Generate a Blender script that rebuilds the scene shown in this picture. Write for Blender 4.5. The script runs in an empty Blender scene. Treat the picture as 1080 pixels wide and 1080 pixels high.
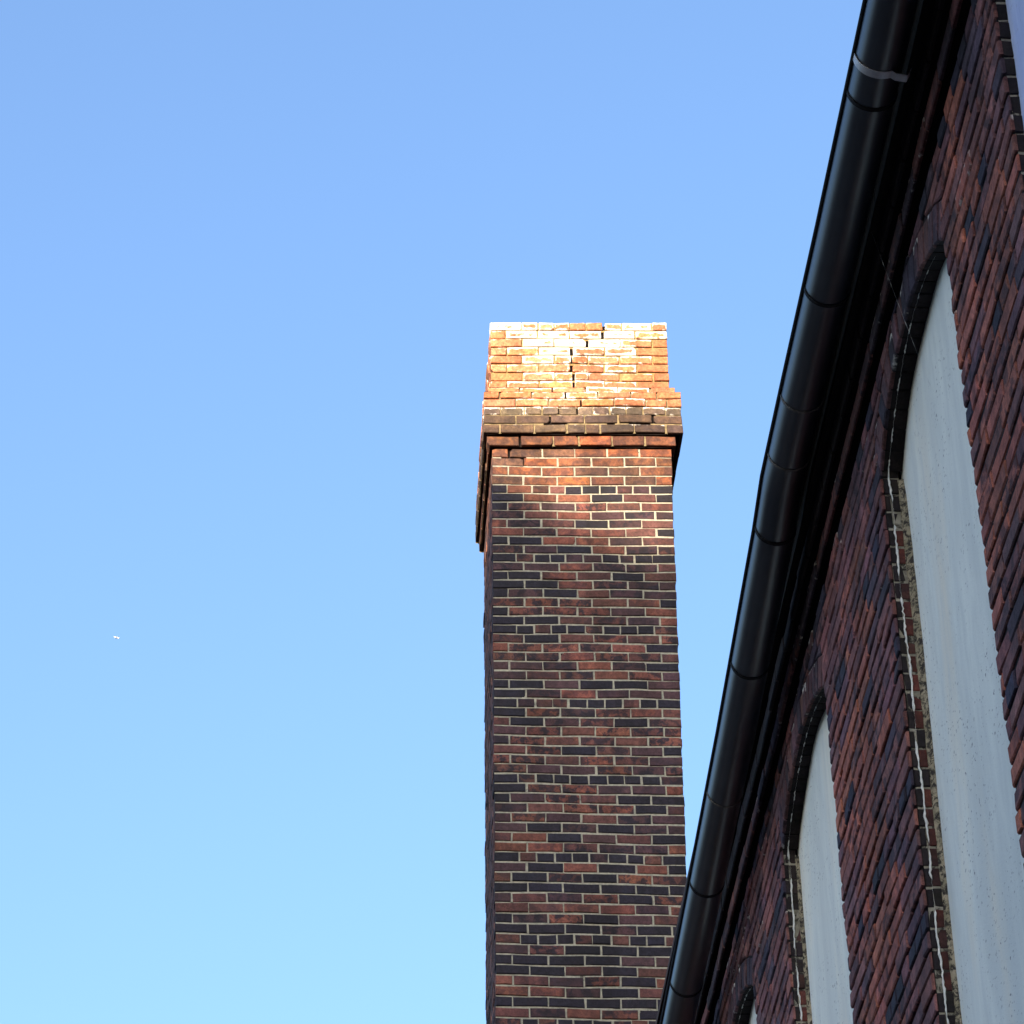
import bpy, math, random
from mathutils import Vector, Matrix

random.seed(11)
CH = 1.6                       # height of the camera above the yard
C = bpy.context.scene.collection
SC = bpy.context.scene
R = math.radians

# ------------------------------------------------------------------ helpers
def V(x, y, z):
    return Vector((x, y, z + CH))


def empty(name, loc, label, cat, group=None):
    o = bpy.data.objects.new(name, None)
    C.objects.link(o)
    o.location = loc
    o['label'] = label
    o['category'] = cat
    if group:
        o['group'] = group
    return o


class MB:
    """collects polygons; every vertex may carry a tone colour, an fx colour and a brick uv"""
    def __init__(self):
        self.v, self.f, self.m = [], [], []
        self.tone, self.fx, self.uv = [], [], []
        self.smooth = []

    def vert(self, p, tone=(.2, .2, .2, 1), fx=(0, 0, 0, 1), uv=(0.5, 0.5, 0)):
        self.v.append(tuple(p))
        self.tone.append(tone)
        self.fx.append(fx)
        self.uv.append(uv)
        return len(self.v) - 1

    def face(self, idx, m=0, smooth=False):
        self.f.append(tuple(idx))
        self.m.append(m)
        self.smooth.append(smooth)

    def quad(self, a, b, c, d, m=0, **k):
        self.face([self.vert(p, **k) for p in (a, b, c, d)], m)

    def box(self, lo, hi, m=0, **k):
        x0, y0, z0 = lo
        x1, y1, z1 = hi
        i = [self.vert(p, **k) for p in ((x0, y0, z0), (x1, y0, z0), (x1, y1, z0), (x0, y1, z0),
                                         (x0, y0, z1), (x1, y0, z1), (x1, y1, z1), (x0, y1, z1))]
        for q in ((3, 2, 1, 0), (4, 5, 6, 7), (0, 1, 5, 4), (1, 2, 6, 5), (2, 3, 7, 6), (3, 0, 4, 7)):
            self.face([i[j] for j in q], m)

    def tube(self, pts, rad, seg=8, m=0, **k):
        rings = []
        n = len(pts)
        for i, p in enumerate(pts):
            d = (Vector(pts[min(i + 1, n - 1)]) - Vector(pts[max(i - 1, 0)])).normalized()
            a = d.orthogonal() if abs(d.z) > .95 else d.cross(Vector((0, 0, 1)))
            a.normalize()
            b = d.cross(a)
            r = rad[i] if isinstance(rad, (list, tuple)) else rad
            rings.append([self.vert(Vector(p) + (a * math.cos(t) + b * math.sin(t)) * r, **k)
                          for t in [2 * math.pi * j / seg for j in range(seg)]])
        for i in range(n - 1):
            for j in range(seg):
                j2 = (j + 1) % seg
                self.face((rings[i][j], rings[i][j2], rings[i + 1][j2], rings[i + 1][j]), m, True)
        self.face(rings[0][::-1], m)
        self.face(rings[-1], m)

    def build(self, name, mats, parent=None, recalc=False):
        me = bpy.data.meshes.new(name)
        off = parent.matrix_basis.translation if parent and parent.type == 'EMPTY' else Vector((0, 0, 0))
        if parent and parent.parent:
            off = parent.parent.matrix_basis.translation
        vs = [tuple(Vector(p) - off) for p in self.v]
        me.from_pydata(vs, [], self.f)
        for mt in mats:
            me.materials.append(mt)
        me.polygons.foreach_set('material_index', self.m)
        me.polygons.foreach_set('use_smooth', self.smooth)
        for nm, data in (('tone', self.tone), ('fx', self.fx)):
            at = me.attributes.new(nm, 'FLOAT_COLOR', 'POINT')
            at.data.foreach_set('color', [c for t in data for c in t])
        at = me.attributes.new('buv', 'FLOAT_VECTOR', 'POINT')
        at.data.foreach_set('vector', [c for t in self.uv for c in t])
        me.update()
        if recalc:
            import bmesh
            bm = bmesh.new()
            bm.from_mesh(me)
            bmesh.ops.recalc_face_normals(bm, faces=bm.faces)
            bm.to_mesh(me)
            bm.free()
        o = bpy.data.objects.new(name, me)
        C.objects.link(o)
        if parent:
            o.parent = parent
        return o


def inset(poly, d):
    """offset a convex counter-clockwise polygon inwards"""
    n = len(poly)
    out = []
    for i in range(n):
        p0, p1, p2 = poly[i - 1], poly[i], poly[(i + 1) % n]
        e1 = (p1[0] - p0[0], p1[1] - p0[1])
        e2 = (p2[0] - p1[0], p2[1] - p1[1])
        l1, l2 = math.hypot(*e1) or 1e-9, math.hypot(*e2) or 1e-9
        n1 = (-e1[1] / l1, e1[0] / l1)
        n2 = (-e2[1] / l2, e2[0] / l2)
        b = (n1[0] + n2[0], n1[1] + n2[1])
        k = max(.35, (1 + n1[0] * n2[0] + n1[1] * n2[1]))
        out.append((p1[0] + b[0] / k * d, p1[1] + b[1] / k * d))
    return out


def clip(poly, a, b, c):
    """keep the part of a polygon where a*u + b*v >= c"""
    out = []
    n = len(poly)
    for i in range(n):
        p, q = poly[i], poly[(i + 1) % n]
        sp, sq = a * p[0] + b * p[1] - c, a * q[0] + b * q[1] - c
        if sp >= 0:
            out.append(p)
        if sp * sq < 0:
            t = sp / (sp - sq)
            out.append((p[0] + (q[0] - p[0]) * t, p[1] + (q[1] - p[1]) * t))
    return out


def brick(mb, to3d, poly, tone, fx, front=0.0, back=-.05, jit=.0012, cham=.003, rot=.004, m=0, chip=.07, jv=None):
    """one brick: a chamfered slab whose outline is poly in the face's own (u, v); w is out of the wall"""
    if len(poly) < 3:
        return
    us, vs = [p[0] for p in poly], [p[1] for p in poly]
    u0, u1, v0, v1 = min(us), max(us), min(vs), max(vs)
    if u1 - u0 < .012 or v1 - v0 < .012:
        return
    cu, cv = (u0 + u1) / 2, (v0 + v1) / 2
    a = random.gauss(0, rot * .6)
    du, dv = random.gauss(0, jit), random.gauss(0, jit * .7)
    ca, sa = math.cos(a), math.sin(a)
    if len(poly) == 4 and random.random() < chip:
        i = random.randrange(4)
        p, a0, b0 = poly[i], poly[i - 1], poly[(i + 1) % 4]
        def along(q, d):
            L = math.hypot(q[0] - p[0], q[1] - p[1])
            d = min(d, L * .35)
            return (p[0] + (q[0] - p[0]) / L * d, p[1] + (q[1] - p[1]) / L * d)
        poly = poly[:i] + [along(a0, random.uniform(.006, .022)), along(b0, random.uniform(.006, .022))] + poly[i + 1:]
    P = []
    for (u, v) in poly:
        x, y = u - cu, v - cv
        P.append((cu + x * ca - y * sa + du + random.uniform(-jit, jit), cv + x * sa + y * ca + dv + random.uniform(-jit, jit)))
    # a few extra points along long edges so that arrises are not ruler-straight
    Q = []
    n = len(P)
    for i in range(n):
        p, q = P[i], P[(i + 1) % n]
        Q.append(p)
        L = math.hypot(q[0] - p[0], q[1] - p[1])
        if L > .09:
            k = 3 if L > .15 else 2
            nx, ny = -(q[1] - p[1]) / L, (q[0] - p[0]) / L
            for s in range(1, k):
                t = s / k
                w = random.uniform(-jit * .4, jit * 1.1)
                Q.append((p[0] + (q[0] - p[0]) * t + nx * w, p[1] + (q[1] - p[1]) * t + ny * w))
    P = Q
    n = len(P)
    I = inset(P, cham * random.uniform(.7, 1.5))
    rnd = random.random()
    fx = (fx[0], fx[1], rnd, 1)
    uv = lambda p: ((p[0] - u0) / (u1 - u0), (p[1] - v0) / (v1 - v0), 0)
    tw, tv = random.gauss(0, .0009), random.gauss(0, .0009)
    def w(p, base):
        return base + tw * (p[0] - cu) / (u1 - u0) * 2 + tv * (p[1] - cv) / (v1 - v0) * 2
    f0 = [mb.vert(to3d(p[0], p[1], back), tone, fx, uv(p)) for p in P]
    f1 = [mb.vert(to3d(p[0], p[1], w(p, front - cham)), tone, fx, uv(p)) for p in P]
    f2 = [mb.vert(to3d(p[0], p[1], w(p, front)), tone, fx, uv(p)) for p in I]
    mb.face(f2, m)
    for i in range(n):
        j = (i + 1) % n
        mb.face((f1[i], f1[j], f2[j], f2[i]), m)
        mb.face((f0[i], f0[j], f1[j], f1[i]), m)


def rect(u0, u1, v0, v1):
    return [(u0, v0), (u1, v0), (u1, v1), (u0, v1)]


# ------------------------------------------------------------------ materials
def mat(name):
    m = bpy.data.materials.new(name)
    m.use_nodes = True
    nt = m.node_tree
    return m, nt, nt.nodes, nt.links, nt.nodes['Principled BSDF']


def nd(ns, t, **k):
    n = ns.new(t)
    for a, b in k.items():
        if a in n.inputs:
            n.inputs[a].default_value = b
        else:
            setattr(n, a, b)
    return n


def noise(ns, ls, scale, detail=4, rough=.6, vec=None, dist=0):
    n = ns.new('ShaderNodeTexNoise')
    n.inputs['Scale'].default_value = scale
    n.inputs['Detail'].default_value = detail
    n.inputs['Roughness'].default_value = rough
    n.inputs['Distortion'].default_value = dist
    if vec:
        ls.new(vec, n.inputs['Vector'])
    return n.outputs['Fac']


def ramp(ns, ls, src, a, b, lo=0.0, hi=1.0):
    n = ns.new('ShaderNodeMapRange')
    n.interpolation_type = 'SMOOTHSTEP'
    n.inputs['From Min'].default_value = a
    n.inputs['From Max'].default_value = b
    n.inputs['To Min'].default_value = lo
    n.inputs['To Max'].default_value = hi
    ls.new(src, n.inputs['Value'])
    return n.outputs['Result']


def math_(ns, ls, op, a, b=None):
    n = ns.new('ShaderNodeMath')
    n.operation = op
    for i, x in enumerate((a, b)):
        if x is None:
            continue
        if isinstance(x, (int, float)):
            n.inputs[i].default_value = x
        else:
            ls.new(x, n.inputs[i])
    return n.outputs[0]


def mixc(ns, ls, fac, a, b, blend='MIX'):
    n = ns.new('ShaderNodeMix')
    n.data_type = 'RGBA'
    n.blend_type = blend
    if isinstance(fac, (int, float)):
        n.inputs[0].default_value = fac
    else:
        ls.new(fac, n.inputs[0])
    for i, x in ((6, a), (7, b)):
        if isinstance(x, tuple):
            n.inputs[i].default_value = x
        else:
            ls.new(x, n.inputs[i])
    return n.outputs[2]


def bump(ns, ls, bsdf, h, strength, dist):
    b = ns.new('ShaderNodeBump')
    b.inputs['Strength'].default_value = strength
    b.inputs['Distance'].default_value = dist
    ls.new(h, b.inputs['Height'])
    ls.new(b.outputs[0], bsdf.inputs['Normal'])


def brick_material(name, rough=.85, spec=.3):
    m, nt, ns, ls, bs = mat(name)
    geo = ns.new('ShaderNodeNewGeometry').outputs['Position']
    tone = nd(ns, 'ShaderNodeAttribute', attribute_name='tone').outputs['Color']
    fxn = nd(ns, 'ShaderNodeAttribute', attribute_name='fx')
    sep = ns.new('ShaderNodeSeparateColor')
    ls.new(fxn.outputs['Color'], sep.inputs[0])
    white, dark = sep.outputs[0], sep.outputs[1]
    uv = nd(ns, 'ShaderNodeAttribute', attribute_name='buv').outputs['Vector']
    sx = ns.new('ShaderNodeSeparateXYZ')
    ls.new(uv, sx.inputs[0])
    nbig = noise(ns, ls, 17, 5, .62, geo, .3)
    nmid = noise(ns, ls, 55, 5, .65, geo)
    nfine = noise(ns, ls, 330, 3, .7, geo)
    # fire flashing and soot blotches, an amount per brick
    d = ramp(ns, ls, math_(ns, ls, 'ADD', nbig, math_(ns, ls, 'MULTIPLY', math_(ns, ls, 'SUBTRACT', nmid, .5), .55)), .415, .57)
    d = math_(ns, ls, 'MULTIPLY', d, dark)
    col = mixc(ns, ls, d, tone, (.013, .010, .017, 1))
    v = ramp(ns, ls, nmid, .25, .75, .52, 1.45)
    v2 = ramp(ns, ls, nfine, .25, .75, .75, 1.22)
    smp = ns.new('ShaderNodeMapping')
    smp.inputs['Scale'].default_value = (1, 1, .13)
    ls.new(geo, smp.inputs[0])
    run = ramp(ns, ls, noise(ns, ls, 4.5, 4, .6, smp.outputs[0], .2), .34, .64, 1.16, .60)
    vv = math_(ns, ls, 'MULTIPLY', math_(ns, ls, 'MULTIPLY', v, v2), run)
    comb = ns.new('ShaderNodeCombineColor')
    for i in range(3):
        ls.new(vv, comb.inputs[i])
    col = mixc(ns, ls, 1.0, col, comb.outputs[0], 'MULTIPLY')
    # lime bloom creeping in from the edges of a brick
    eu = math_(ns, ls, 'ABSOLUTE', math_(ns, ls, 'SUBTRACT', sx.outputs[0], .5))
    ev = math_(ns, ls, 'ABSOLUTE', math_(ns, ls, 'SUBTRACT', sx.outputs[1], .5))
    eu = ramp(ns, ls, eu, .34, .5)
    ev = ramp(ns, ls, ev, .1, .5)
    e = math_(ns, ls, 'MAXIMUM', eu, ev)
    top = ramp(ns, ls, sx.outputs[1], .45, 1.0, 0, .35)
    w = math_(ns, ls, 'ADD', math_(ns, ls, 'MULTIPLY', e, .55), top)
    w = math_(ns, ls, 'ADD', w, math_(ns, ls, 'MULTIPLY', math_(ns, ls, 'SUBTRACT', nbig, .5), 2.2))
    w = math_(ns, ls, 'ADD', w, math_(ns, ls, 'MULTIPLY', math_(ns, ls, 'SUBTRACT', nmid, .5), .6))
    w = math_(ns, ls, 'ADD', w, math_(ns, ls, 'MULTIPLY', white, 1.9))
    w = ramp(ns, ls, w, 1.1, 1.65)
    w = math_(ns, ls, 'MULTIPLY', w, ramp(ns, ls, white, .02, .12))
    col = mixc(ns, ls, w, col, (.74, .71, .66, 1))
    ls.new(col, bs.inputs['Base Color'])
    bs.inputs['Roughness'].default_value = rough
    bs.inputs['Specular IOR Level'].default_value = spec
    h = math_(ns, ls, 'ADD', math_(ns, ls, 'MULTIPLY', nmid, .7), math_(ns, ls, 'MULTIPLY', nfine, .3))
    bump(ns, ls, bs, h, .55, .006)
    return m


def plain(name, c1, c2, scale=30, rough=.8, spec=.4, metal=0, bs_=.3, bd=.004, detail=5):
    m, nt, ns, ls, bs = mat(name)
    geo = ns.new('ShaderNodeNewGeometry').outputs['Position']
    n = noise(ns, ls, scale, detail, .65, geo, .2)
    col = mixc(ns, ls, ramp(ns, ls, n, .32, .68), c1 + (1,), c2 + (1,))
    ls.new(col, bs.inputs['Base Color'])
    bs.inputs['Roughness'].default_value = rough
    bs.inputs['Specular IOR Level'].default_value = spec
    bs.inputs['Metallic'].default_value = metal
    if bs_:
        bump(ns, ls, bs, noise(ns, ls, scale * 4, 4, .7, geo), bs_, bd)
    return m


M = {}
M['brick'] = brick_material('fired brick')
M['mortar_light'] = plain('lime mortar', (.19, .19, .16), (.30, .295, .24), 40, .95, .2)
M['mortar_soot'] = plain('sooty brown mortar', (.10, .080, .045), (.22, .175, .10), 30, .95, .2)
M['mortar_cap'] = plain('sun-yellow lime mortar', (.16, .112, .045), (.27, .19, .085), 40, .95, .2)  # the low sun's yellow is put into the cap mortar's colour
M['mortar_dark'] = plain('near-black wall mortar', (.008, .007, .008), (.026, .022, .022), 14, .95, .15)  # deep shadow of the eroded joints is put into this colour
M['void'] = plain('shade-black masonry core', (.006, .005, .005), (.012, .01, .01), 10, 1, .05, bs_=0)  # near-black: shade in cracks, flue and undersides is put into the colour
M['gutter'] = plain('dark painted gutter', (.007, .011, .018), (.016, .022, .032), 7, .34, .5, 0, .06, .002)
M['gutter'].node_tree.nodes['Principled BSDF'].inputs['IOR'].default_value = 1.85
M['black_paint'] = plain('black bitumen paint', (.004, .004, .005), (.009, .009, .010), 20, .7, .2)
M['strap'] = plain('galvanised strap', (.5, .52, .54), (.6, .62, .64), 40, .45, .5, .3, .1, .001)
M['joint_seal'] = plain('pale solder seam', (.10, .10, .095), (.17, .16, .14), 30, .6, .4, .2, .1, .001)
M['timber'] = plain('eaves-shade black timber', (.004, .0035, .0035), (.009, .008, .007), 24, .8, .2)  # deep shade of the eaves is put into the timber colour
M['tile'] = plain('dark roof tile', (.03, .022, .02), (.06, .04, .035), 12, .85, .3)
M['caulk'] = plain('white lime slurry', (.62, .64, .62), (.82, .83, .80), 60, .9, .2)
M['ground'] = plain('worn asphalt yard', (.042, .041, .042), (.07, .068, .066), 1.5, .95, .2)
M['silk'] = plain('spider silk', (.45, .47, .45), (.7, .72, .7), 40, .6, .4, bs_=0)
M['aircraft'] = plain('white aircraft paint', (.8, .8, .8), (.84, .84, .84), 3, .35, .5, bs_=0)
M['aircraft_dark'] = plain('dark cockpit glass', (.02, .025, .03), (.03, .035, .04), 3, .2, .5, bs_=0)


def stucco(name, base, blotch, warm, speck):
    m, nt, ns, ls, bs = mat(name)
    geo = ns.new('ShaderNodeNewGeometry').outputs['Position']
    mp = ns.new('ShaderNodeMapping')
    mp.inputs['Scale'].default_value = (1, 1, .22)
    ls.new(geo, mp.inputs[0])
    n1 = noise(ns, ls, 5, 5, .6, mp.outputs[0], .3)
    n2 = noise(ns, ls, 2.3, 3, .5, mp.outputs[0])
    n4 = noise(ns, ls, 26, 4, .6, mp.outputs[0])
    mp3 = ns.new('ShaderNodeMapping')
    mp3.inputs['Scale'].default_value = (1, .55, 1)
    ls.new(geo, mp3.inputs[0])
    nm3 = noise(ns, ls, 3.7, 3, .6, geo)
    n3 = noise(ns, ls, 95, 2, .5, mp3.outputs[0])
    col = mixc(ns, ls, ramp(ns, ls, n1, .3, .7), base + (1,), blotch + (1,))
    col = mixc(ns, ls, ramp(ns, ls, n2, .52, .72, 0, .7), col, warm + (1,))
    col = mixc(ns, ls, ramp(ns, ls, n4, .45, .75, 0, .6), col, blotch + (1,))
    col = mixc(ns, ls, math_(ns, ls, 'MULTIPLY', ramp(ns, ls, n3, .64, .70, 0, speck), ramp(ns, ls, nm3, .38, .62)), col, (.12, .13, .14, 1))
    ls.new(col, bs.inputs['Base Color'])
    bs.inputs['Roughness'].default_value = .9
    bs.inputs['Specular IOR Level'].default_value = .2
    bump(ns, ls, bs, noise(ns, ls, 120, 4, .7, geo), .35, .004)
    return m


M['stucco'] = stucco('grey stucco infill', (.79, .84, .77), (.64, .69, .65), (.83, .79, .64), .75)
M['stucco_blue'] = stucco('blue white streaky infill', (.62, .72, .93), (.40, .50, .78), (.80, .84, .92), .2)  # bluish white, streaked downwards
M['cream'] = plain('mouldy cream plaster', (.21, .19, .125), (.38, .335, .235), 22, .95, .2)

M['mortar_reveal'] = plain('stained lime mortar', (.20, .19, .15), (.34, .325, .27), 30, .95, .2)


def mould(m, lo=.5, hi=.62, sc=45):
    nt = m.node_tree
    ns, ls = nt.nodes, nt.links
    bs = ns['Principled BSDF']
    src = bs.inputs['Base Color'].links[0].from_socket
    geo = ns.new('ShaderNodeNewGeometry').outputs['Position']
    f = ramp(ns, ls, noise(ns, ls, sc, 6, .72, geo, .6), lo, hi)
    ls.new(mixc(ns, ls, f, src, (.035, .032, .028, 1)), bs.inputs['Base Color'])


mould(M['cream'], .44, .58)
mould(M['mortar_reveal'], .48, .60, 21)
mould(M['mortar_light'], .60, .74, 9)

# ------------------------------------------------------------------ brick tones
def shade(c, s=.18):
    k = random.uniform(1 - s, 1 + s)
    return (c[0] * k, c[1] * k * random.uniform(.93, 1.07), c[2] * k * random.uniform(.9, 1.1), 1)


RED, BROWN, PURPLE, BLACK, GREY = (.150, .053, .038), (.098, .040, .034), (.055, .027, .032), (.012, .011, .020), (.16, .125, .095)


def pick(weights):
    r = random.random() * sum(w for _, w in weights)
    for c, w in weights:
        r -= w
        if r <= 0:
            return c
    return weights[-1][0]


# ------------------------------------------------------------------ chimney
CY0, CY1 = 15.30, 16.50                       # near and far face


def xl(z):
    return .800 + .0035 * (max(z, 6) - 8.5)


def xr(z):
    return 1.938 + .0146 * (max(z, 6) - 8.5)


def slope(z):                                 # the stack has settled: beds tip slightly
    return max(-.012, min(.030, (z - 8.8) * .0085)) if z > 6 else -.012


chimney = empty('chimney', V(1.37, 15.9, -CH),
                'tall square red brick chimney with a cracked pale sunlit top and a shadowed shaft', 'chimney')

PX = 3.857
cap_rows = {
    1: '140|265|332|397|460|525|591 c|603|670|790|850', 2: '140|200|328|457|586 c|597|722|850',
    3: '140|267|396|524 c|534|663|793|853', 4: '140|203|331|459 c|471|598|727|853',
    5: '140|265|395|460 c|469|530|658|790|853', 6: '140|203|333|458 c|470|597|728|855',
    7: '140|268|398|470 c|477|533|663|795|857', 8: '140|205|335|470 c|478|600|730|857',
    9: '130|258|386 c|393|525|655|787|887', 10: '118|180|308|442 c|450|577|710|815|912',
    11: '118|245|377|503 c|511|642|770|855|912', 12: '118|183|280|350|414 c|421|490 c|496|557|625|690|758|848|912',
    13: '118|245|379 c|387|520|655|790 c|800|912', 14: '118|183|320|450|525|583|720|848|915',
    15: '130|260 c|267|400|505|640|775|900', 16: '145|209 c|217|350|485|620|752|885',
    17: '145|272 c|278|415|553|688|818|885', 18: '148|212|350|485|623|752|885', 19: '148|275|412|550|688|818|886',
    20: '150|210|313|382|447|517|590|660|725|795|887'}
row_A = [148, 275, 412, 550, 688, 818, 887]
row_B = [150, 212, 350, 488, 623, 757, 887]
row_H = [150, 245, 313, 382, 447, 517, 590, 660, 725, 795, 887]

# bed levels from the top down
beds = [12.195]
for i in range(8):
    beds.append(beds[-1] - .0705)
beds += [11.573, 11.515, 11.448, 11.378, 11.304, 11.230, 11.148, 11.075, 11.002, 10.928, 10.854]
while beds[-1] > -CH + .05:
    beds.append(beds[-1] - .0667)

PROJ = {9: (.022, .035, .022), 10: (.050, .072, .050), 11: (.050, .072, .050), 12: (.050, .072, .050),
        13: (.053, .074, .053), 14: (.055, .076, .055), 15: (.030, .026, .028)}   # left, right, front
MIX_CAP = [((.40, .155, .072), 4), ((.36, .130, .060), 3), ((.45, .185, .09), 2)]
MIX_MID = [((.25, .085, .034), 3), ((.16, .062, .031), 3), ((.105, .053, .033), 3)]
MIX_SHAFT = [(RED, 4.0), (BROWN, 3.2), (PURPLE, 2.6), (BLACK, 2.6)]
DARK_BED = [(RED, .6), (BROWN, 1.0), (PURPLE, 1.6), (BLACK, 3.6)]

white_rows = {1: [.9, .8, .75, .6, .3, .3, None, .65, .9, .6], 2: [.3, .9, .95, .75, None, .95, .7],
              3: [.3, .9, .95, None, .9, .6, .25], 4: [.25, .5, .95, None, .6, .7, .25],
              5: [.25, .7, .65, None, .4, .5, .45, .15], 6: [.3, .5, .45, None, .4, .6, .12],
              7: [.12, .55, .5, None, .5, .4, .3, .1], 8: [.25, .5, .55, None, .5, .45, .12],
              9: [.35, .55, .5, None, .75, .65, .3], 10: [.25, .3, .45, None, .5, .4, .3, .15],
              11: [.12, .3, .35, None, .3, .35, .2, .1]}


def face_frames(zc, pl, pr, pf, back=0.0):
    """four faces of the square stack: origin corner, unit along, unit outward, width"""
    x0, x1 = xl(zc) - pl, xr(zc) + pr
    y0, y1 = CY0 - pf, CY1 + back + pf * .35
    return [((x0, y0), (1, 0), (0, -1), x1 - x0, 'front'), ((x0, y1), (0, -1), (-1, 0), y1 - y0, 'left'),
            ((x1, y0), (0, 1), (1, 0), y1 - y0, 'right'), ((x1, y1), (-1, 0), (0, 1), x1 - x0, 'rear')]


def ch_to3d(fr):
    (ox, oy), (ax, ay), (nx, ny), wd, nm = fr

    def f(u, v, w):
        x, y = ox + ax * u + nx * w, oy + ay * u + ny * w
        wob = .0022 * math.sin(x * 5.1 + v * 3.3) + .0016 * math.sin(x * 11 + y * 7 + v * 9)
        return V(x + .002 * math.sin(v * 7.3 + y), y, v + slope(v) * (x - 1.37) + wob)
    return f


def nm_(fr):
    return fr[4]


shaft, corbel, cap = MB(), MB(), MB()
prev_breaks = None
for r in range(1, len(beds)):
    zt, zb = beds[r - 1], beds[r]
    zc = (zt + zb) / 2
    mb = cap if r <= 8 else corbel if r <= 15 else shaft
    pl, pr, pf = PROJ.get(r, (0, 0, 0))
    if r <= 8:
        pl, pf = .004, -.004
    hdr = r >= 20 and (r - 20) % 8 == 0
    for fi, fr in enumerate(face_frames(zc, pl, pr, pf)):
        W = fr[3]
        T = ch_to3d(fr)
        cracks = set()
        if fi == 0 and r in cap_rows:
            toks = cap_rows[r].split('|')
            b = []
            for i, t in enumerate(toks):
                if t.endswith('c'):
                    cracks.add(i)
                b.append(float(t.split()[0]))
        elif fi == 0:
            b = list(row_H if hdr else (row_A if r % 2 else row_B))
            b = [x + random.gauss(0, 2.2) if 0 < i < len(b) - 1 else x for i, x in enumerate(b)]
        else:
            n = 11 if (hdr or r == 12) else 6
            st = 1.0 / (n + (0 if (hdr or r == 12) else .05))
            b = [0.0]
            x = st * (.5 if (r + fi) % 2 else 1.0)
            while x < .97:
                b.append(x + random.gauss(0, .004))
                x += st
            b.append(1.0)
        lo, hi = b[0], b[-1]
        cor = .1015 if nm_(fr) in ('left', 'right') else 0.0
        b = [cor + (x - lo) / (hi - lo) * (W - 2 * cor) for x in b]
        J = .0052 if r > 8 else .0056
        wrow = white_rows.get(r) if fi == 0 else None
        for i in range(len(b) - 1):
            if i in cracks and b[i + 1] - b[i] < .03:
                continue
            small = (b[i + 1] - b[i]) < .15
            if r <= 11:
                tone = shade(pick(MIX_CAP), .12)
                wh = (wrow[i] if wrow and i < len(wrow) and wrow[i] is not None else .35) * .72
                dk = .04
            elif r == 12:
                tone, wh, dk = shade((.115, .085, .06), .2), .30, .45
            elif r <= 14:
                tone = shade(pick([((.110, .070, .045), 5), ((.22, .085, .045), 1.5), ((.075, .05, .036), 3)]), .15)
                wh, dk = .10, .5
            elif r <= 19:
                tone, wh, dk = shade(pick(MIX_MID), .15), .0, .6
            else:
                tone = shade(pick(DARK_BED if (7.42 < zc < 7.72 or r % 13 == 5) else MIX_SHAFT), .2)
                if hdr and small:
                    tone = shade(pick([(BLACK, 6), (BROWN, 2), (PURPLE, 1)]), .2)
                wh, dk = 0.0, random.choice((.25, .6, .9, .97))
                if fi == 0 and i == 0 and b[1] - b[0] < .15 and random.random() < .4:
                    tone = shade(BLACK)
                if 55 < r < 95 and (r * 7919 % 11) == 3:
                    tone = shade(BLACK)
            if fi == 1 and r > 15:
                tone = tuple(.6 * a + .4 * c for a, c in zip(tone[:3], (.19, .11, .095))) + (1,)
            l = b[i] + (J if i else 0)
            h = b[i + 1] - (J if i < len(b) - 2 else 0)
            if i and (i - 1) in cracks and b[i] - b[i - 1] < .03:
                l = b[i] + .001
            if i in cracks:
                h = b[i + 1]
            if (i + 1) in cracks and i + 2 < len(b) and b[i + 2] - b[i + 1] < .03:
                h = b[i + 1] - .001
            drop = 0.0
            near_crack = (i - 1) in cracks or i in cracks or (i + 1) in cracks
            if r in (13,) and fi == 0 and 1 < i < 6:
                drop = .006
            if r == 16 and fi == 0 and i == 0:
                drop = -.003
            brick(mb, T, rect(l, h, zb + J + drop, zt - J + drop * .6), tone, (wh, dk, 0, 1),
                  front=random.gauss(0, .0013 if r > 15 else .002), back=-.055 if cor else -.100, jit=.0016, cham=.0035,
                  chip=.8 if near_crack else .08)
        # pointing: a bed under the course and a perpend between bricks, set back a little
        rec = -.014 if r <= 11 else -.006
        mk = dict(tone=(.4, .38, .3, 1))
        bed_open = {15: .35, 16: .0, 14: .0}.get(r)
        segs = [(cor + .002 - (.004 if cor else 0), W - cor)] if cor else [(.002, W - .002)]
        if fi == 0:
            if r == 13:
                segs = [(.002, W * .30), (W * .42, W * .62), (W * .66, W * .73), (W * .84, W - .002)]
            elif r == 14:
                segs = [(.002, W - .002)] if False else []
            elif r == 16:
                segs = [(.002, W * .05), (W * .19, W - .002)]
            elif r == 15:
                segs = []
            elif r == 12:
                segs = [(.002, W * .79), (W * .87, W - .002)]
        for (s0, s1) in segs:
            k = max(1, int((s1 - s0) / .11))
            pts = [s0 + (s1 - s0) * q / k for q in range(k + 1)]
            for q in range(k):
                zz = [zb - J - .0022, zb + J + .0022]
                w0 = rec + random.uniform(-.0015, .001)
                A = [T(pts[q], zz[0], w0), T(pts[q + 1], zz[0], w0), T(pts[q + 1], zz[1], w0), T(pts[q], zz[1], w0)]
                mb.quad(*A, m=1, **mk)
        for i in range(1, len(b) - 1):
            if i in cracks or (i - 1 in cracks and b[i] - b[i - 1] < .03):
                continue
            w0 = rec + random.uniform(-.0018, .0005)
            mb.quad(T(b[i] - J - .003, zb, w0), T(b[i] + J + .003, zb, w0), T(b[i] + J + .003, zt, w0),
                    T(b[i] - J - .003, zt, w0), m=1, **mk)
    # solid core behind the skin, also closing the undersides and tops of steps
    x0, x1, y0, y1 = xl(zc) - pl + .02, xr(zc) + pr - .02, CY0 - pf + .02, CY1 + pf - .02
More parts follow.
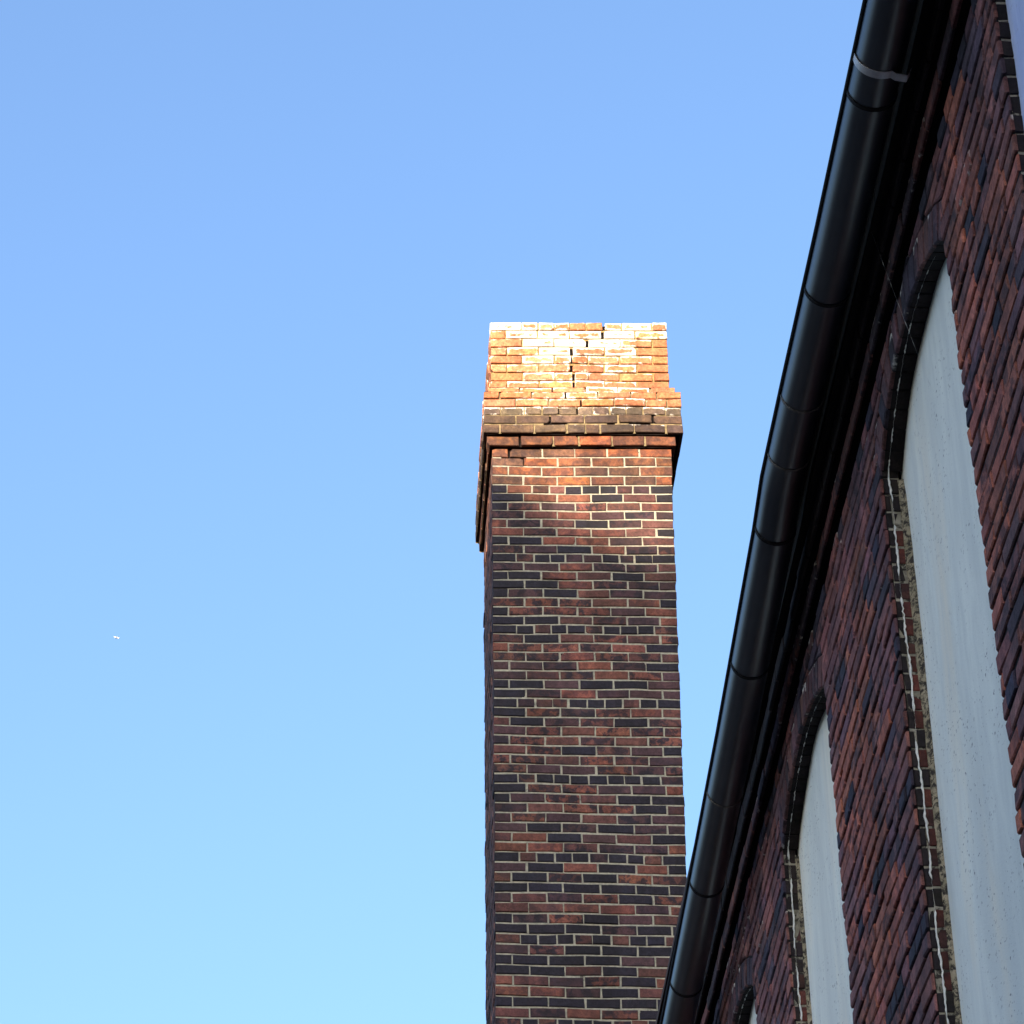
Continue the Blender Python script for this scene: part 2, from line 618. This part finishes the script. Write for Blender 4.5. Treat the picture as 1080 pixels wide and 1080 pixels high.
    if r > 8:
        s = slope(zc)
        zA, zB = zb + s * (x0 - 1.37), zb + s * (x1 - 1.37)
        hgt = zt - zb
        cs = [V(x0, y0, zA), V(x1, y0, zB), V(x1, y1, zB), V(x0, y1, zA)]
        up = Vector((0, 0, hgt))
        ci = [mb.vert(p) for p in cs] + [mb.vert(p + up) for p in cs]
        mid = 2
        for q in ((0, 1, 5, 4), (1, 2, 6, 5), (2, 3, 7, 6), (3, 0, 4, 7)):
            mb.face([ci[j] for j in q], mid)
        nxt = PROJ.get(r + 1, (0, 0, 0))
        prv = PROJ.get(r - 1, (0, 0, 0))
        if nxt[2] < pf - .002:                 # underside of an oversailing course
            mb.face([ci[j] for j in (3, 2, 1, 0)], mid)
        if r in (9, 10):                       # weathered mortar ledge on top of the step
            lift = Vector((0, 0, -.004))
            led = [mb.vert(p + up + lift) for p in (V(x0 - .018, y0 - .018, zA), V(x1 + .018, y0 - .018, zB),
                                                     V(x1 + .018, y1 + .018, zB), V(x0 - .018, y1 + .018, zA))]
            mb.face(led, 1)
# cap: hollow flue with an open top
fl = MB()
z0, z1 = beds[8] - .02, beds[0] - .018
xo0, xo1, yo0, yo1 = xl(12) + .012, xr(12) - .02, CY0 + .03, CY1 - .02
xi0, xi1, yi0, yi1 = xo0 + .2, xo1 - .2, yo0 + .2, yo1 - .2
o4 = [(xo0, yo0), (xo1, yo0), (xo1, yo1), (xo0, yo1)]
i4 = [(xi0, yi0), (xi1, yi0), (xi1, yi1), (xi0, yi1)]
for k in range(4):
    a, b2, c2, d2 = o4[k], o4[(k + 1) % 4], i4[(k + 1) % 4], i4[k]
    sl = lambda p, z: V(p[0], p[1], z + slope(z) * (p[0] - 1.37))
    fl.quad(sl(a, z0), sl(b2, z0), sl(b2, z1), sl(a, z1), m=0)
    fl.quad(sl(a, z1), sl(b2, z1), sl(c2, z1), sl(d2, z1), m=0)
    fl.quad(sl(d2, z1), sl(c2, z1), sl(c2, z0 - 1), sl(d2, z0 - 1), m=0)
BM = [M['brick'], M['mortar_light'], M['void']]
KM = [M['brick'], M['mortar_soot'], M['void']]
CM = [M['brick'], M['mortar_cap'], M['void']]
shaft.build('shaft', BM, chimney)
corbel.build('corbel', KM, chimney)
cap.build('cap', CM, chimney)
fl.build('flue', [M['void']], chimney)

# ------------------------------------------------------------------ factory hall on the right
WX = 1.65
YA, YB = -5.0, 13.45                           # the wall's near and far ends
ZG = -CH
ZC = 5.77                                      # where the cornice starts
hall = empty('factory_hall', V(WX, 4.0, ZG),
             'shaded red brick factory hall with blind arched windows and a dark gutter along its eaves', 'building')

# openings: y near jamb, y far jamb, spring, crown, sill
OPEN = [(6.415, 7.585, 5.455, 5.635, -.7), (8.865, 10.10, 5.43, 5.585, -.7), (11.06, 12.25, 5.30, 5.47, -.7),
        (3.95, 5.575, 5.62, 5.72, -.7), (1.3, 2.5, 5.455, 5.62, -.7), (-1.6, -.4, 5.455, 5.62, -.7)]


def arc(op, off=0.0):
    y0, y1, zs, zk, _ = op
    h, c = zk - zs, (y1 - y0) / 2
    rad = (c * c + h * h) / (2 * h)
    return (y0 + y1) / 2, zk - rad, rad + off, math.asin(c / rad)


def arch_z(op, y, off=0.0):
    cy, cz, rad, _ = arc(op, off)
    d = rad * rad - (y - cy) ** 2
    return cz + math.sqrt(max(d, 0))


def wall3d(y, z, w):
    wob = .0025 * math.sin(y * 2.9 + z * 2.1) + .0018 * math.sin(y * 7.7 - z * 5.3)
    bow = .004 * math.sin(y * 1.3) * math.sin(z * 1.1)
    return V(WX - w - bow, y, z + wob)


RING = .115
wall = MB()
COURSE = .0670
nc = int((ZC - ZG) / COURSE)
z_first = ZC - nc * COURSE
MIX_WALL = [((.25, .098, .082), 4.6), ((.205, .086, .084), 4.6), ((.15, .073, .083), 2.6), ((.080, .052, .070), 1.0)]
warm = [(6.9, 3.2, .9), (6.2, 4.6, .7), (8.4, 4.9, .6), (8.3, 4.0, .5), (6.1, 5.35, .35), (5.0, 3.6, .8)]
for r in range(-1, nc):
    zb, zt = z_first + r * COURSE, z_first + (r + 1) * COURSE
    hdr = r % 7 == 3
    st = .108 if hdr else .2135
    y = YA - random.uniform(0, .04) - (st / 2 if r % 2 else 0)
    zc = (zb + zt) / 2
    while y < YB:
        L = st + random.gauss(0, .003)
        y0, y1 = max(y, YA), min(y + L, YB)
        y += L
        if y1 - y0 < .03 or zt < ZG + .02:
            continue
        J = .0068
        pieces = [rect(y0 + .0038, y1 - .0038, zb + J, zt - J)]
        for op in OPEN:
            if y1 < op[0] or y0 > op[1]:
                continue
            nxt = []
            for p in pieces:
                cyy = min(max(sum(q[0] for q in p) / len(p), op[0]), op[1])
                zring = arch_z(op, cyy, RING + .006) if zc > op[2] - .02 else 99
                below = zt <= op[4]
                if below:
                    nxt.append(p)
                    continue
                if zc > op[2] - .01:                # beside or above the arch ring: trim along its back
                    cy, cz, rad, _ = arc(op, RING + .006)
                    nx, nz = cyy - cy, math.sqrt(max(rad * rad - (cyy - cy) ** 2, 1e-6))
                    l = math.hypot(nx, nz)
                    nx, nz = nx / l, nz / l
                    q = clip(p, nx, nz, nx * cy + nz * cz + rad)
                    if len(q) > 2:
                        nxt.append(q)
                    a = clip(p, -1, 0, -op[0] + .0)
                    if len(a) > 2 and zc < arch_z(op, op[0], RING):
                        nxt = [g for g in nxt if g is not q]
                        nxt.append(a)
                        continue
                    b = clip(p, 1, 0, op[1])
                    if len(b) > 2 and zc < arch_z(op, op[1], RING):
                        nxt = [g for g in nxt if g is not q]
                        nxt.append(b)
                else:
                    a = clip(p, -1, 0, -op[0])
                    b = clip(p, 1, 0, op[1])
                    nxt += [g for g in (a, b) if len(g) > 2]
            pieces = nxt
        for p in pieces:
            tone = shade(pick(MIX_WALL), .2)
            cyy, czz = sum(q[0] for q in p) / len(p), sum(q[1] for q in p) / len(p)
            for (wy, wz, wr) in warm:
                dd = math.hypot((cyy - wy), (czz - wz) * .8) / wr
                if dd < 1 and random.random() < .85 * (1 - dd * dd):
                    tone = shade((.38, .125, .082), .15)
            if hdr and random.random() < .45:
                tone = shade((.036, .03, .05))
            wh = .0
            if random.random() < .04:
                wh = random.uniform(.08, .2)
            if czz > 5.35 and random.random() < .25:
                wh = random.uniform(.1, .3)
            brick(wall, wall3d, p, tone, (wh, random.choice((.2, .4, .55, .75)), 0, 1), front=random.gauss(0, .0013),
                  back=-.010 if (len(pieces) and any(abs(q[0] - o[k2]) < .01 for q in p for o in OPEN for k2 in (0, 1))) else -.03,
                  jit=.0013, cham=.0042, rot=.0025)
# arch rings of bricks on edge, reaching back to the panel
DEP = .078
for op in OPEN:
    cy, cz, rad, ha = arc(op)
    n = int(2 * ha * rad / .071)
    for i in range(n):
        a0, a1 = -ha + 2 * ha * i / n, -ha + 2 * ha * (i + 1) / n
        g = .0042 / rad
        a0, a1 = a0 + g, a1 - g
        pol = [(cy + rr * math.sin(a), cz + rr * math.cos(a)) for rr, a in
               ((rad, a0), (rad, a1), (rad + RING, a1), (rad + RING, a0))]
        tone = shade(pick([((.12, .06, .066), 4), ((.15, .066, .062), 4), ((.045, .035, .05), 2)]), .2)
        brick(wall, wall3d, pol, tone, (random.choice((0, 0, .12, .28)), random.choice((.2, .5, .8)), 0, 1),
              front=random.gauss(-.001, .0016), back=-.014, jit=.0013, cham=.004)
        pol = [(cy + rr * math.sin(a), cz + rr * math.cos(a)) for rr, a in ((rad + .002, a0), (rad + .002, a1), (rad + RING, a1), (rad + RING, a0))]
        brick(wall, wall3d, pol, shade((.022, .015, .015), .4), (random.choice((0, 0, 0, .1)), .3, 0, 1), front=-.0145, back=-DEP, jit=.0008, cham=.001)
# mortar ground behind the bricks, with the openings left open
wd = -.0095
ys = sorted({YA, YB} | {o[0] - .004 for o in OPEN} | {o[1] + .004 for o in OPEN})
for a, b in zip(ys[:-1], ys[1:]):
    op = next((o for o in OPEN if o[0] - .01 < (a + b) / 2 < o[1] + .01), None)
    if op is None:
        wall.quad(wall3d(a, ZG, wd), wall3d(b, ZG, wd), wall3d(b, ZC, wd), wall3d(a, ZC, wd), m=1)
    else:
        wall.quad(wall3d(a, ZG, wd), wall3d(b, ZG, wd), wall3d(b, op[4], wd), wall3d(a, op[4], wd), m=1)
        n = 24
        for i in range(n):
            p, q = a + (b - a) * i / n, a + (b - a) * (i + 1) / n
            zp, zq = arch_z(op, min(max(p, op[0]), op[1])) + .006, arch_z(op, min(max(q, op[0]), op[1])) + .006
            zt = max(ZC, zp + .2)
            wall.quad(wall3d(p, zp, wd), wall3d(q, zq, wd), wall3d(q, zt, wd), wall3d(p, zt, wd), m=1)
            for w0, w1 in ((wd, -DEP - .02),):     # soffit of the arch between the bricks
                wall.quad(wall3d(p, zp, w0), wall3d(q, zq, w0), wall3d(q, zq, w1), wall3d(p, zp, w1), m=1)
wall.build('wall', [M['brick'], M['mortar_dark']], hall)

# blind windows: brick reveal, infill panel, plaster fillet, slurry line
def build_window(op, infill, label, seed, dep=.072, plain_edge=False):
    random.seed(seed)
    y0, y1, zs, zk, sill = op
    rv = MB()
    for side, yj, sg in (('near', y0, 1), ('far', y1, -1)):
        k = 0
        z = z_first - COURSE * 2
        while z < zs + .06:
            zb, zt = z, z + COURSE
            z += COURSE
            if zt < sill:
                continue
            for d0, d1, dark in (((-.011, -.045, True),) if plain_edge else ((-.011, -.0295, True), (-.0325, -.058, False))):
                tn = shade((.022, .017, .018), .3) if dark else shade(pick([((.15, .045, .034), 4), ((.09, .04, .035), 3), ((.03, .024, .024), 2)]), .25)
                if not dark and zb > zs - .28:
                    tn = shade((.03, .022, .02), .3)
                prot = random.gauss(.0, .0016)

                def T(u, v, w, yj=yj, sg=sg):
                    return V(WX - u, yj + sg * w, v)
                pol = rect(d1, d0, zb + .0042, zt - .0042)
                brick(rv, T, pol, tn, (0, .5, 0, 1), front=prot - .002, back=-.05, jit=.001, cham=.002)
        # mortar of the reveal, pale below the springing, dark above
        for (z0, z1, mi) in ((sill, zs - .02, 1), (zs - .02, zs + .1, 2)):
            p = yj - sg * .0052
            rv.quad(V(WX + .012, p, z0), V(WX + .062, p, z0), V(WX + .062, p, z1), V(WX + .012, p, z1), m=mi)
    rv.box(tuple(V(WX - .03, y0 - .05, sill - .07)), tuple(V(WX + .08, y1 + .05, sill)), 2)
    w = rv.build('blind_window', [M['brick'], M['mortar_reveal'], M['mortar_dark']], hall)
    if label:
        w['label'] = label
    # infill panel
    pn = MB()
    n = 28
    xp = WX + dep
    bot = sill
    rows = 18
    grid = []
    for i in range(n + 1):
        y = y0 - .03 + (y1 - y0 + .06) * i / n
        zt = arch_z(op, min(max(y, y0), y1)) + .05
        col = []
        for j in range(rows + 1):
            z = bot + (zt - bot) * j / rows
            x = xp + .0035 * math.sin(y * 4.1 + z * 1.7) + .0025 * math.sin(y * 9 - z * 3.1)
            col.append(pn.vert(V(x, y, z)))
        grid.append(col)
    for i in range(n):
        for j in range(rows):
            pn.face((grid[i][j], grid[i + 1][j], grid[i + 1][j + 1], grid[i][j + 1]), 0, True)
    pn.build('infill_panel', [infill], w)
    if plain_edge:
        return w
    # plaster fillet between brick and panel
    pf = MB()
    for yj, sg in ((y0, 1), (y1, -1)):
        n = 90
        prev = None
        for i in range(n + 1):
            z = sill + (zs - .03 - sill) * i / n
            a = .004 + random.uniform(-.003, .003)
            b = .022 + random.uniform(-.004, .004) + .006 * math.sin(z * 3.1)
            if i == n:
                b = .006
            ring = [pf.vert(V(WX + .055 + a * .3, yj - sg * .003, z)), pf.vert(V(WX + .060, yj + sg * .004, z)),
                    pf.vert(V(xp - .006, yj + sg * b * .55, z)), pf.vert(V(xp + .006, yj + sg * b, z))]
            if prev:
                for q in range(3):
                    pf.face((prev[q], prev[q + 1], ring[q + 1], ring[q]), 0, True)
            prev = ring
    pf.build('plaster_fillet', [M['cream']], w)
    # white slurry run down the middle of the far reveal and, broken, round the head of the arch
    cl = MB()
    pts, rad = [], []
    z, on, left = sill, True, .5
    while z < zs - .02:
        pts.append(V(WX + .031 + .0022 * math.sin(z * 11) + .0012 * math.sin(z * 31) + random.gauss(0, .0011), y1 - .0005, z))
        rad.append((.0007 + .0019 * abs(math.sin(z * 23)) + random.uniform(0, .0022)) if on else .0002)
        z += .011
        left -= .011
        if left < 0:
            on = not on
            left = random.uniform(.08, .42) if on else random.uniform(.02, .11)
    cy, cz, rr, ha = arc(op)
    a = ha * .98
    on, left = True, .03
    while a > -ha * .6:
        pts.append(V(WX + .030 + random.gauss(0, .0008), cy + (rr - .001) * math.sin(a), cz + (rr - .001) * math.cos(a)))
        rad.append(random.uniform(.0010, .0026) if on else .0002)
        a -= .007 / rr
        left -= .007
        if left < 0:
            on = not on
            left = random.uniform(.015, .05) if on else random.uniform(.02, .14)
    cl.tube(pts, rad, 6)
    cl.build('slurry_line', [M['caulk']], w)
    return w


build_window(OPEN[0], M['stucco'], 'large grey blind arch nearest the camera, its far reveal edged with a white slurry line', 3)
build_window(OPEN[1], M['stucco'], 'middle blind arch with grey infill, smaller than the one beside it', 4)
build_window(OPEN[2], M['stucco'], 'farthest blind arch, only its dark arch head showing beside the eaves', 5)
build_window(OPEN[3], M['stucco_blue'], 'blind window with bluish white infill', 6, .034, True)
for i in (4, 5):
    build_window(OPEN[i], M['stucco'], None, 10 + i)
random.seed(5)

# cornice: two oversailing brick courses
cn = MB()
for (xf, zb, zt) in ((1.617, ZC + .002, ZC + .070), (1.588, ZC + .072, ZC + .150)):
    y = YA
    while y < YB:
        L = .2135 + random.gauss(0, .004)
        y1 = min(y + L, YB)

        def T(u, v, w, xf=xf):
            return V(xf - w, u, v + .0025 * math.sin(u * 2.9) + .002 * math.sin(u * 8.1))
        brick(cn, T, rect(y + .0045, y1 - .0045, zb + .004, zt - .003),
              shade(pick([((.13, .052, .045), 4), ((.09, .045, .045), 3), ((.05, .034, .045), 2)]) if xf > 1.6 else (.012, .009, .009), .2),  # upper course near-black: eaves shade put into its tone
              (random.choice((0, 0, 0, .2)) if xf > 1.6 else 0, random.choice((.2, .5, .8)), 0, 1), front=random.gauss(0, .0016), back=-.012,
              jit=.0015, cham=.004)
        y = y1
    cn.box(tuple(V(xf + .011, YA, zb + .0035)), tuple(V(WX + .2, YB, zt)), 1)  # black underside, the shade below the course as colour
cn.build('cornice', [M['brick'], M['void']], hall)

# fascia and soffit boards under the tiles
fb = MB()
y = YA
while y < YB:
    y1 = min(y + random.uniform(2.6, 3.4), YB)
    fb.box(tuple(V(1.560, y, ZC + .152)), tuple(V(1.584, y1 - .004, ZC + .29)))
    y = y1
fb.box(tuple(V(1.584, YA, ZC + .156)), tuple(V(1.9, YB, ZC + .18)))
fb.build('fascia', [M['timber']], hall)

# gutter: half-round zinc, sagging a little between its brackets
GR = .073
KEYS = [(-5.0, 1.400, 5.97), (3.0, 1.400, 5.945), (5.95, 1.400, 5.935), (6.95, 1.400, 5.940), (7.75, 1.3985, 5.958), (8.34, 1.398, 5.966),
        (8.62, 1.400, 5.925), (9.92, 1.408, 5.850), (11.3, 1.412, 5.79), (12.28, 1.414, 5.750), (13.5, 1.416, 5.70)]


def gut(y):
    for a, b in zip(KEYS[:-1], KEYS[1:]):
        if a[0] <= y <= b[0]:
            t = (y - a[0]) / (b[0] - a[0])
            return a[1] + (b[1] - a[1]) * t, a[2] + (b[2] - a[2]) * t
    return KEYS[-1][1:]


def gring(y, r, n=18, a0=0, a1=180):
    x, z = gut(y)
    cx = x + GR
    return [V(cx - r * math.cos(R(a0 + (a1 - a0) * i / n)), y, z - r * math.sin(R(a0 + (a1 - a0) * i / n))) for i in range(n + 1)]


g = MB()
gy = [YA + .2 * i for i in range(int((YB - YA + .1) / .2) + 1)]
gy = sorted(set(gy) | {k[0] for k in KEYS if YA < k[0] < YB})
for rr, flip in ((GR, False), (GR - .0025, True)):
    prev = None
    for y in gy:
        ring = [g.vert(p) for p in gring(y, rr)]
        if prev:
            for i in range(len(ring) - 1):
                q = (prev[i], prev[i + 1], ring[i + 1], ring[i])
                g.face(q[::-1] if flip else q, 0, True)
        prev = ring
gob = g.build('gutter', [M['gutter']], hall)
bd = MB()
bd.tube([V(gut(y)[0] - .0005, y, gut(y)[1] + .0075) for y in gy], .0098, 10)
bd.build('front_bead', [M['black_paint']], gob)


def band(y, wdt, off, m, name, a0=-12, a1=185):
    s = MB()
    n = 24
    A = gring(y - wdt / 2, GR + off, n, a0, a1)
    B = gring(y + wdt / 2, GR + off, n, a0, a1)
    A2 = gring(y - wdt / 2, GR + .0004, n, a0, a1)
    B2 = gring(y + wdt / 2, GR + .0004, n, a0, a1)
    I = [[s.vert(p) for p in L] for L in (A, B, B2, A2)]
    for i in range(n):
        for k in range(4):
            a, b = I[k], I[(k + 1) % 4]
            s.face((a[i], a[i + 1], b[i + 1], b[i]), 0)
    s.face([I[k][0] for k in range(4)])
    s.face([I[k][-1] for k in (3, 2, 1, 0)])
    return s.build(name, [m], gob)


for y in (6.326, 7.259, 8.595, 9.434, 11.08, 11.981, 5.3, 4.3, 3.3, 2.3, 12.9):
    band(y, .015, .0028, M['black_paint'], 'bracket')
for y in (7.847, 8.192, 10.355):
    band(y, .012, .0022, M['joint_seal'], 'seam')
# one newer galvanised strap that runs back to the fascia
s = MB()
x0, z0 = gut(6.176)
cx = x0 + GR
pts = [(cx - (GR + .004) * math.cos(R(a)), z0 - (GR + .004) * math.sin(R(a))) for a in range(-15, 118, 7)]
pts += [(1.512, z0 - .082), (1.545, z0 - .088), (1.558, z0 - .06)]
prev = None
for (x, z) in pts:
    ring = [s.vert(V(x, 6.176 - .014, z)), s.vert(V(x, 6.176 + .014, z)), s.vert(V(x, 6.176 + .014, z + .003)), s.vert(V(x, 6.176 - .014, z + .003))]
    if prev:
        for k in range(4):
            s.face((prev[k], prev[(k + 1) % 4], ring[(k + 1) % 4], ring[k]))
    prev = ring
so = s.build('bracket', [M['strap']], gob, True)
so['label'] = 'bright galvanised strap around the gutter'

# body of the hall and its tiled roof
hb = MB()
hb.box(tuple(V(WX + .1, YA, ZG)), tuple(V(11.5, YB - .001, ZC + .15)))
hb.box(tuple(V(WX + .016, YB - .03, ZG)), tuple(V(WX + .1, YB, ZC + .15)))
hb.box(tuple(V(WX + .016, YA, ZG)), tuple(V(WX + .1, YA + .03, ZC + .15)))
hb.build('end_walls', [M['mortar_dark']], hall)
rf = MB()
ridge = (6.5, ZC + 2.9)
for k in range(24):
    t0, t1 = k / 24, (k + 1) / 24
    for sx in (1, -1):
        X = lambda t: (1.452 + (ridge[0] - 1.452) * t) if sx == 1 else (11.55 - (11.55 - ridge[0]) * t)
        Z = lambda t: ZC + .235 + (ridge[1] - ZC - .235) * t
        lo, hi = (X(t0), Z(t0) + .03), (X(t1) + sx * .03, Z(t1) + .012)
        a = [V(lo[0], YA - .1, lo[1]), V(lo[0], YB + .1, lo[1]), V(hi[0], YB + .1, hi[1]), V(hi[0], YA - .1, hi[1])]
        dn = Vector((0, 0, -.028))
        i8 = [rf.vert(p) for p in a] + [rf.vert(p + dn) for p in a]
        for q in ((0, 1, 2, 3), (7, 6, 5, 4), (0, 4, 5, 1), (1, 5, 6, 2), (2, 6, 7, 3), (3, 7, 4, 0)):
            rf.face([i8[j] for j in q])
for yy in (YA + .001, YB - .001):
    rf.face([rf.vert(V(WX + .1, yy, ZC + .15)), rf.vert(V(11.5, yy, ZC + .15)), rf.vert(V(ridge[0], yy, ridge[1] - .03))])
rf.build('roof', [M['tile']], hall, True)

# ------------------------------------------------------------------ spider threads
sp = MB()


def ray_pt(u, v, x):
    q = CAMR @ Vector((u - 540, 540 - v, -FPX))
    q = q * (x / q.x)
    return q


FPX = 3080.25
CAMR = Matrix(((0.99856722, -0.01896974, -0.05003661), (-0.05192054, -0.56979466, -0.82014529),
               (-0.01295265, 0.82156813, -0.56996319)))
a = Vector((1.566, 6.95, 5.93))
b = Vector((1.716, 7.02, 5.36))
pts, rad = [], []
for i in range(41):
    t = i / 40
    p = a.lerp(b, t) + Vector((0, .0, -.012 * math.sin(math.pi * t)))
    pts.append(V(*p))
    rad.append(.00008 + (.0007 if i % 5 == 3 else .0001) * random.random() * 1.5)
sp.tube(pts, rad, 5)
th = sp.build('spider_thread', [M['silk']])
th['label'] = 'thin pale spider thread slanting from the eaves across the top of the tall arch'
th['category'] = 'spider thread'

# ------------------------------------------------------------------ ground
gm = MB()
S = 14000
gm.quad((-S, -S, 0), (S, -S, 0), (S, S, 0), (-S, S, 0))
gd = gm.build('ground', [M['ground']])
gd['kind'] = 'structure'

# ------------------------------------------------------------------ the mill across the yard, behind the camera, that shades the wall
AZ, EL = R(22), R(14)                          # sun: behind the camera and to its left
sun = Vector((-math.sin(AZ) * math.cos(EL), -math.cos(AZ) * math.cos(EL), math.sin(EL)))
mill = empty('mill_building', Vector((-11, -14, 0)), 'tall brick mill with a gabled roof across the yard, shading the wall and shaft', 'building')
YM = -14.0


def back(x, z, y=CY0):
    t = (y - YM) / -sun.y
    return x + sun.x * t, z + sun.z * t


mw = MB()
ex, ez = back(1.56, 10.17)                    # eaves of the gable: the lowest reach of the sun patch
ax, az = back(.55, 11.10)
mbk = dict(tone=(.2, .09, .06, 1))
prof = [(-21, 0), (-3.2, 0), (-3.2, ez + CH + .3), (ex + .45, ez + CH + .24), (ex, ez + CH), (ax, az + CH), (2 * ax - ex, ez + CH), (-21, ez + CH - 1)]
fa = [mw.vert((x, YM, z), **mbk) for x, z in prof]
bb = [mw.vert((x, YM - 14, z), **mbk) for x, z in prof]
mw.face(fa)
mw.face(bb[::-1])
for i in range(len(prof)):
    j = (i + 1) % len(prof)
    mw.face((fa[i], bb[i], bb[j], fa[j]))
mw.build('wall', [M['brick']], mill)
wg = MB()                                     # unseen low wing, added to darken what the gutter reflects
wx0, wx1, wy1, wh_ = -29.0, -19.0, 60.0, 7.0
wg.box((wx0, YM + .01, 0), (wx1, wy1, wh_), **mbk)
wg.build('wing', [M['brick']], mill)
wr = MB()
rz = wh_ + 1.7
for yy in (YM + .02, wy1 + .25):
    wr.face([wr.vert(p) for p in ((wx0 - .3, yy, wh_ + .004), (wx1 + .3, yy, wh_ + .004), ((wx0 + wx1) / 2, yy, rz))])
for xa in (wx0 - .3, wx1 + .3):
    wr.quad((xa, YM + .02, wh_ + .004), (xa, wy1 + .25, wh_ + .004), ((wx0 + wx1) / 2, wy1 + .25, rz), ((wx0 + wx1) / 2, YM + .02, rz))
wr.build('added_wing_roof', [M['tile']], mill, True)
for fl_ in range(2):  # windows of the added wing, unseen as well
    for k in range(12):
        y = YM + 18 + k * 3.6
        wn = MB()
        wn.box((wx1 + .002, y, 1.0 + fl_ * 2.5), (wx1 + .06, y + 1.3, 2.7 + fl_ * 2.3))
        wn.build('window', [M['aircraft_dark']], mill)
for fl_ in range(4):
    for k in range(4):
        x = -19.5 + k * 4.2
        wn = MB()
        wn.box((x, YM + .002, 2.0 + fl_ * 3.7), (x + 1.6, YM + .06, 4.4 + fl_ * 3.7))
        wn.build('window', [M['aircraft_dark']], mill)

# ------------------------------------------------------------------ the far speck in the sky: a small jet
DIRN = Vector((-0.08365, 0.84321, 0.53104)).normalized()
pos = DIRN * 8000
jet = empty('jet_aircraft', V(*pos), 'tiny white jet aircraft far off in the blue sky left of the chimney', 'aircraft')
_r, _u, _b = CAMR.col[0], CAMR.col[1], CAMR.col[2]
_f = (-_r * math.cos(R(24)) + _u * math.sin(R(24)) + _b * .25).normalized()   # nose up and to the left
_up = (Vector((0, 0, 1)) - _f * _f.z).normalized()
jet.rotation_euler = Matrix((_up.cross(_f), -_f, _up)).transposed().to_euler()
jet.scale = (.78, .78, .78)
def jet_part(mb, name, m):
    me_o = mb.build(name, [m])
    me_o.parent = jet
    return me_o
f = MB()
prof = [(-9, .15), (-8.4, .7), (-7, 1.2), (-4, 1.45), (3, 1.45), (6, 1.1), (8.3, .5), (9.2, .15)]
f.tube([(0, p[0], .02 * (i > 5)) for i, p in enumerate(prof)], [p[1] for p in prof], 14)
jet_part(f, 'fuselage', M['aircraft'])
for sg in (1, -1):
    w = MB()
    pl = [(sg * 1.0, -2.2), (sg * 9.0, 2.0), (sg * 9.0, 3.0), (sg * 1.0, 2.2)]
    t = [w.vert((x, y, -.45 + abs(x) * .05)) for x, y in pl]
    bt = [w.vert((x, y, -.75 + abs(x) * .07)) for x, y in pl]
    w.face(t)
    w.face(bt[::-1])
    for i in range(4):
        w.face((t[i], bt[i], bt[(i + 1) % 4], t[(i + 1) % 4]))
    jet_part(w, 'wing', M['aircraft'])
    e = MB()
    e.tube([(sg * 2.2, 3.6, .7), (sg * 2.2, 4.0, .7), (sg * 2.2, 6.2, .7), (sg * 2.2, 6.6, .7)], [.5, .62, .55, .4], 12)
    jet_part(e, 'engine', M['aircraft'])
tl = MB()
pl = [(6.4, .8), (8.6, 4.2), (9.8, 4.2), (9.0, .5)]
L_ = [tl.vert((-.12, y, z)) for y, z in pl]
R_ = [tl.vert((.12, y, z)) for y, z in pl]
tl.face(L_)
tl.face(R_[::-1])
for i in range(4):
    tl.face((L_[i], R_[i], R_[(i + 1) % 4], L_[(i + 1) % 4]))
tl.box((-3.2, 8.6, 4.1), (3.2, 9.9, 4.3))
jet_part(tl, 'tail', M['aircraft'])

# ------------------------------------------------------------------ light and sky
w = bpy.data.worlds.new('World')
SC.world = w
w.use_nodes = True
wn_ = w.node_tree.nodes
bg = wn_['Background']
sky = wn_.new('ShaderNodeTexSky')
sky.sky_type = 'NISHITA'
sky.sun_disc = False
sky.sun_elevation = EL
sky.sun_rotation = math.atan2(sun.x, sun.y)
sky.air_density = 1.1
sky.dust_density = 7
sky.ozone_density = 4.0
tint = wn_.new('ShaderNodeMix')                # white balance of the whole sky
tint.data_type, tint.blend_type = 'RGBA', 'MULTIPLY'
tint.inputs[0].default_value = 1
tint.inputs[7].default_value = (1.02, 1.0, 1.0, 1)
w.node_tree.links.new(sky.outputs[0], tint.inputs[6])
w.node_tree.links.new(tint.outputs[2], bg.inputs[0])
bg.inputs[1].default_value = .15

ld = bpy.data.lights.new('sun', 'SUN')
ld.energy = 4.0
ld.angle = R(.53)
ld.color = (1, .78, .55)
lo = bpy.data.objects.new('sun', ld)
C.objects.link(lo)
lo.rotation_euler = sun.to_track_quat('Z', 'Y').to_euler()

# ------------------------------------------------------------------ camera
cd = bpy.data.cameras.new('camera')
cd.sensor_width = 36
cd.sensor_fit = 'HORIZONTAL'
cd.lens = 36 * FPX / 1080
cd.clip_start = .05
cd.clip_end = 40000
co = bpy.data.objects.new('camera', cd)
C.objects.link(co)
co.matrix_world = Matrix.Translation((0, 0, CH)) @ CAMR.to_4x4()
SC.camera = co
SC.view_settings.view_transform = 'Standard'
SC.view_settings.look = 'None'
SC.view_settings.exposure = 1.85
SC.view_settings.gamma = 1
SC.render.resolution_x = SC.render.resolution_y = 1024
